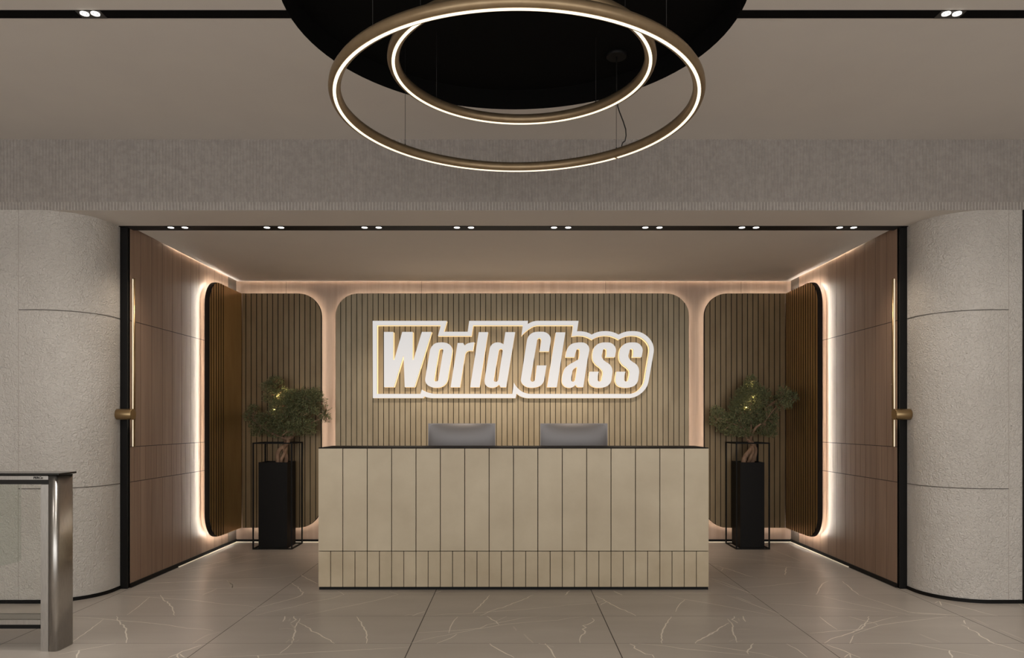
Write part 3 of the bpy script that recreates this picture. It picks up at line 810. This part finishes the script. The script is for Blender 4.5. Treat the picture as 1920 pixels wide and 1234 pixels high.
tree(2.331, 2.578, 'gnarled evergreen tree with a peaked crown in the right black planter',
 [(Z(oR, sc, [(255, 640, 7.58), (262, 580, 7.56), (300, 540, 7.57), (320, 500, 7.6), (300, 470, 7.6)]), .028, .020),
  (Z(oR, sc, [(300, 640, 7.6), (330, 570, 7.62), (335, 520, 7.6), (310, 490, 7.58), (280, 460, 7.58)]), .028, .018),
  (Z(oR, sc, [(280, 640, 7.62), (300, 590, 7.53), (325, 540, 7.55), (310, 500, 7.6), (300, 470, 7.6)]), .018, .014)],
 [(Z(oR, sc, [(285, 470, 7.58), (265, 425, 7.55), (245, 385, 7.52), (180, 360, 7.5), (90, 340, 7.5)]), .012, .004),
  (Z(oR, sc, [(300, 470, 7.58), (295, 430, 7.52), (310, 390, 7.5), (300, 300, 7.55), (310, 180, 7.58), (300, 100, 7.58)]), .012, .004),
  (Z(oR, sc, [(300, 475, 7.6), (320, 410, 7.5), (350, 375, 7.48), (390, 358, 7.47), (410, 330, 7.5), (410, 260, 7.5), (370, 235, 7.52)]), .015, .006),
  (Z(oR, sc, [(400, 345, 7.5), (440, 290, 7.46), (480, 240, 7.40), (510, 200, 7.36), (560, 190, 7.34)]), .008, .004)],
 [(1320 + a / sc, 690 + c / sc, rx / sc, rz / sc, n) for a, c, rx, rz, n in [(305, 95, 30, 38, 130), (295, 150, 60, 50, 330), (350, 170, 50, 48, 250), (250, 190, 45, 45, 200), (300, 240, 80, 60, 480), (215, 250, 42, 48, 220), (400, 190, 32, 50, 130),
  (230, 330, 75, 60, 420), (330, 330, 80, 62, 480), (160, 390, 60, 50, 260), (90, 340, 48, 48, 230), (85, 290, 34, 34, 110), (130, 330, 40, 30, 120), (200, 420, 60, 36, 200), (270, 420, 50, 36, 170), (400, 400, 62, 45, 300), (440, 345, 35, 50, 160), (420, 430, 40, 22, 100),
  (400, 290, 45, 60, 190), (515, 160, 22, 42, 80), (550, 190, 44, 30, 150), (520, 245, 40, 34, 110), (485, 215, 30, 38, 80), (580, 200, 14, 30, 30)]],
 .13, 11)

# ------------------------------------------------------------------ ring pendants
def ring_lamp(label, cx, R, hb, wires, cord, canopy, gap):
    c = (cx, 3.59, H + hb)
    r = thing('ring_pendant_lamp', label, 'pendant lamp', c, 'ring pendant lamps')
    prof = [(R - .022, .005), (R - .0085, 0), (R + .0085, 0), (R + .024, .004), (R + .029, .018), (R + .027, .034), (R + .018, .048), (R - .018, .048), (R - .027, .034), (R - .029, .018)]
    b = MB(); b.revolve(prof, (cx, 3.59, H + hb), 128); b.build('ring_body', M['ring'], r, recalc=True)
    b = MB(); n = 160; i = 0
    for k in range(n + 1):
        a = gap + .0085 + (2 * PI - .017) * k / n
        for rr_, zz in ((R - .0075, -.0022), (R + .0075, -.0022), (R + .0075, .004), (R - .0075, .004)):
            b.v.append((cx + rr_ * math.sin(a), 3.59 + rr_ * math.cos(a), H + hb + zz))
    for k in range(n):
        for j in range(4): b.face([4 * k + j, 4 * k + 4 + j, 4 * k + 4 + (j + 1) % 4, 4 * k + (j + 1) % 4])
    b.build('light_strip', M['led_ring'], r)
    for a in wires:
        x = cx + R * math.sin(math.radians(a)); y = 3.59 + R * math.cos(math.radians(a))
        b = MB(); b.tube([(x, y, H + hb + .045), (x, y, ZR)], .0014, 5); b.tube([(x, y, H + hb + .045), (x, y, H + hb + .06)], .004, 8); b.build('suspension_wire', M['cord'], r)
    a = math.radians(canopy); x = cx + R * math.sin(a); y = 3.59 + R * math.cos(a)
    b = MB(); b.tube([(x, y, ZR - .026), (x, y, ZR)], .058, 32); b.build('canopy', M['black'], r)
    b = MB(); b.tube(cord(x, y, H + hb + .045), .0035, 6); b.build('power_cord', M['cord'], r)
    return r
def cord1(x, y, z):
    Y = y - .004
    P = [(x, Y, ZR), (x + .001, Y, 3.2)]
    for a, c in ((187, 640), (189, 690), (205, 740), (240, 830), (262, 900), (266, 960), (257, 1008), (235, 1025), (226, 1050), (224, 1075)):
        P.append(W(1120 + a / 4.94, 60 + c / 4.94, Y))
    return P
def cord2(x, y, z):
    return [(x, y, ZR), (x, y, z + .28), (x + .02, y, z + .22), (x - .01, y - .01, z + .12), (x + .03, y, z + .05), (x + .03, y, z)]
ring_lamp('large outer bronze ring pendant lamp hanging lowest, lit underneath', .015, .876, 1.547, (42, -47, -138, 136), cord1, 42, math.radians(42))
ring_lamp('smaller inner bronze ring pendant lamp hanging higher under the black recess', .04, .6275, 1.7366, (42, -48, 135, -135), cord2, -150, math.radians(150))

# ------------------------------------------------------------------ tracks and spotlights
def spot_light(parent, loc, aim, energy, size, blend, color, nm='lamp_light'):
    l = bpy.data.lights.new(nm, 'SPOT'); l.energy = energy; l.spot_size = math.radians(size); l.spot_blend = blend; l.color = color; l.shadow_soft_size = .10
    o = bpy.data.objects.new(nm, l); col.objects.link(o); o.parent = parent
    o.location = Vector(loc) - parent_world(parent)
    o.rotation_euler = (Vector(aim) - Vector(loc)).to_track_quat('-Z', 'Y').to_euler()
    return o
for s, nm in ((-1, 'left'), (1, 'right')):
    b = MB(); xe = 1.118
    b.box(*(sorted((s * xe, s * 5.9))), 3.578, 3.648, ZC - .002, ZC + .04)
    o = b.build('ceiling_track', M['matte_black']); tag(o, 'black recessed track in the ceiling running off to the %s' % nm, 'lighting track', 'ceiling tracks')
def twin(name, cx, cy, z, label, group, r, sep, tilt, mats):
    t = thing(name, label, 'spotlight', (cx, cy, z), group)
    b = MB(); b.box(cx - sep / 2 - r * 1.7, cx + sep / 2 + r * 1.7, cy - r * 1.15, cy + r * 1.15, z - .0025, z - .0002); b.build('housing', M['black'], t)
    for s in (-1, 1):
        x = cx + s * sep / 2
        b = MB(); b.tube([(x, cy, z - .0035), (x, cy, z - .0004)], r, 28); lens = b.build('lens', M['lens'], t)
    return t
WARM = (1, .85, .69)
for s, px in ((-1, 168), (1, 1785)):
    x = (px - VX) / F * 3.597
    t = thing('ceiling_spotlight', 'twin round spotlight in the %s ceiling track' % ('left' if s < 0 else 'right'), 'spotlight', (x, 3.607, ZC), 'twin spotlights in the ceiling tracks')
    b = MB(); b.box(x - .062, x + .062, 3.580, 3.646, ZC - .004, ZC - .0015); b.build('housing', mat('charcoal metal', (.018, .015, .013), .5), t)
    for q in (-1, 1):
        xx = x + q * .0268
        b = MB(); b.revolve([(.0135, 0), (.0205, 0), (.0205, -.004), (.0135, -.004)], (xx, 3.600, ZC - .004), 28); b.build('lens_ring', M['lens'], t)
        b = MB(); b.tube([(xx, 3.600, ZC - .007), (xx, 3.600, ZC - .003)], .0065, 16); b.build('lens', M['lens'], t)
    spot_light(t, (x, 3.60, ZC - .02), (x * 1.5, 5.2, .35), 85, 84, 1, (1, .93, .85))
b = MB(); b.box(-XJ, XJ, YF - .03, YF + .052, ZS - .0035, ZS + .004)
tag(b.build('spotlight_track', M['black']), 'long black spotlight track along the top of the niche opening', 'lighting track')
words = ['at the left end of the niche track', 'in the niche track above the left planter', 'in the niche track above the W of the sign', 'in the niche track just left of centre',
         'in the niche track just right of centre', 'in the niche track above the sign\'s right end', 'in the niche track nearest the right planter', 'at the right end of the niche track']
for k, px in enumerate((334, 514, 697, 870, 1052, 1223, 1404, 1587)):
    x = (px - VX) / F * YF
    t = twin('niche_spotlight', x, YF - .004, ZS - .0035, 'small twin spotlight ' + words[k], 'twin spotlights in the niche track', .023, .11, 0, None)
    if k in (0, 7):
        spot_light(t, (x, YF - .02, ZS - .03), ((1 if x > 0 else -1) * 3.09, YF - .16, 1.1), 15, 84, 1, WARM)
    elif k in (1, 6):
        spot_light(t, (x, YF, ZS - .03), (x * .98, 7.6, 1.25), 12, 54, 1, WARM)
    else:
        spot_light(t, (x, YF, ZS - .03), (x * 1.0, 7.79, .62), 135, 66, .9, WARM)

# ------------------------------------------------------------------ brass wall lamps
for s in (-1, 1):
    t = thing('wall_lamp', 'slim upright brass bar lamp with round holder on the %s niche edge' % ('left' if s < 0 else 'right'), 'wall lamp', (s * 2.985, 5.70, 1.105), 'brass bar lamps')
    b = MB(); b.tube([(s * 2.985, 5.70, 1.105), (s * 2.985, 5.70, 2.43)], .0125, 16); b.build('lamp_bar', M['brass'], t)
    b = MB(); b.box(s * 2.985 - .0035, s * 2.985 + .0035, 5.685, 5.69, 1.11, 2.425); b.build('light_strip', M['led_lamp'], t)
    b = MB(); b.tube([(s * (XJ + .002), 5.617, 1.362), (s * 2.945, 5.617, 1.362)], .0425, 40); b.build('holder', M['brass'], t, bevel=.003)
    b = MB(); b.box(*(sorted((s * 2.997, s * 2.9985))), 5.7005, 5.7075, 1.25, 2.40); b.build('light_strip', M['led_edge'], t)

# ------------------------------------------------------------------ turnstile
ty0, ty1 = 4.11, 4.27; XT = -2.585
t = thing('turnstile', 'brushed steel and glass turnstile gate at the left edge of the lobby', 'turnstile', (-2.95, 4.19, 0))
for xs, sgn in ((XT, 1), (-3.38, -1)):
    b = MB(); r = .022
    out = [(xs - sgn * .049, ty0), (xs - sgn * r, ty0)] + [(xs - sgn * r + sgn * r * math.sin(a), ty0 + r - r * math.cos(a)) for a in [PI / 2 * k / 6 for k in range(1, 7)]]
    out += [(xs - sgn * r + sgn * r * math.cos(a), ty1 - r + r * math.sin(a)) for a in [PI / 2 * k / 6 for k in range(0, 7)]] + [(xs - sgn * .049, ty1)]
    n = len(out)
    for z in (0, .997): b.v += [(x, y, z) for x, y in out]
    for k in range(n): b.sm = True; b.face([k, (k + 1) % n, n + (k + 1) % n, n + k])
    b.sm = False; b.face(list(range(n))[::-1]); b.face([n + k for k in range(n)])
    b.build('end_column', M['steel'], t)
    for y in (ty0 + .002, ty1 - .032):
        b = MB(); b.box(*(sorted((xs - sgn * .053, xs - sgn * .096))), y, y + .03, 0, .997 if y > ty0 + .05 else .947); b.build('post', M['steel'], t)
b = MB(); b.box(-3.40, XT + .010, ty0 - .006, ty1 + .006, 1.0, 1.0115); b.build('lid', M['black_gloss'], t, bevel=.003)
b = MB(); b.box(-3.325, XT - .053, ty0, ty1, .974, .996); b.build('top_rail', M['steel'], t, bevel=.001)
b = MB(); b.box(-3.325, XT - .053, ty0 + .008, ty1 - .008, .948, .9735); b.build('sensor_band', M['black_gloss'], t)
b = MB(); b.box(-3.28, XT - .099, ty0 + .004, ty1 - .004, .152, .178); b.build('lower_rail', M['steel'], t)
b = MB(); b.box(-3.28, XT - .099, ty0 + .012, ty1 - .012, .127, .1515); b.build('lower_rail_core', M['black'], t)
for y in (ty0 + .014, ty1 - .022):
    b = MB(); b.box(-3.28, XT - .097, y, y + .008, .178, .948); b.build('glass_panel', M['glass'], t)
xg = (39 - VX) / F * 4.19
b = MB(); b.prism([(-3.27, .42), (-2.95, .472), (xg - .01, .495), (xg, .508), (xg, .945), (-3.27, .945)], lambda u, z, d: (u, 4.185 + d, z), 0, .010)
b.build('barrier_wing', M['green_glass'], t)
fc = bpy.data.curves.new('maker_mark', 'FONT'); fc.body = 'PERCo'; fc.size = .019; fc.extrude = .0004; fc.shear = .15; fc.offset = .0006
fo = bpy.data.objects.new('maker_mark_text', fc); col.objects.link(fo)
dg = bpy.context.evaluated_depsgraph_get(); me = bpy.data.meshes.new_from_object(fo.evaluated_get(dg)); bpy.data.objects.remove(fo)
mo = bpy.data.objects.new('lettering', me); col.objects.link(mo); me.materials.clear(); me.materials.append(M['black'])
mo.parent = t; mo.rotation_euler = (PI / 2, 0, 0); mo.location = Vector((-2.722, ty0 - .0006, .979)) - t.location

# ------------------------------------------------------------------ unseen warm fill lights added to make glints in the crowns
for px, py, Y, e in ((520, 742, 7.52, .16), (536, 728, 7.50, .14), (514, 768, 7.54, .12), (1399, 764, 7.52, .22), (1412, 745, 7.50, .12), (1408, 722, 7.52, .10)):
    p = W(px, py, Y)
    l = bpy.data.lights.new('crown_fill_light', 'POINT'); l.energy = e; l.color = (1, .74, .38); l.shadow_soft_size = .006
    o = bpy.data.objects.new('crown_fill_light', l); col.objects.link(o); o.location = p

# ------------------------------------------------------------------ unseen fill spots added under the lobby ceiling to brighten the room
for x in (-4.2, -1.5, 1.5, 4.2):
    for y, e in ((.6, 66), (2.3, 66)):
        l = bpy.data.lights.new('lobby_fill_spot', 'SPOT'); l.energy = e; l.spot_size = math.radians(124); l.spot_blend = 1; l.shadow_soft_size = .12; l.color = (1, .95, .89)
        o = bpy.data.objects.new('lobby_fill_spot', l); col.objects.link(o); o.location = (x, y, ZC - .03)

# ------------------------------------------------------------------ daylight from the open front of the lobby
w = bpy.data.worlds.new('world'); scn.world = w; w.use_nodes = True
bg = w.node_tree.nodes['Background']; bg.inputs['Color'].default_value = (1, .985, .965, 1); bg.inputs['Strength'].default_value = 1.5

# ------------------------------------------------------------------ camera
cam = bpy.data.cameras.new('camera'); co = bpy.data.objects.new('camera', cam); col.objects.link(co)
co.location = (0, 0, H); co.rotation_euler = (PI / 2, 0, 0)
cam.sensor_width = 36; cam.lens = F / 1920 * 36
cam.shift_x = -(VX - 960) / 1920; cam.shift_y = (HY - 617) / 1920
cam.clip_start = .05
scn.camera = co
scn.view_settings.view_transform = 'Standard'; scn.view_settings.look = 'None'
scn.view_settings.exposure = 0.58; scn.view_settings.gamma = 1
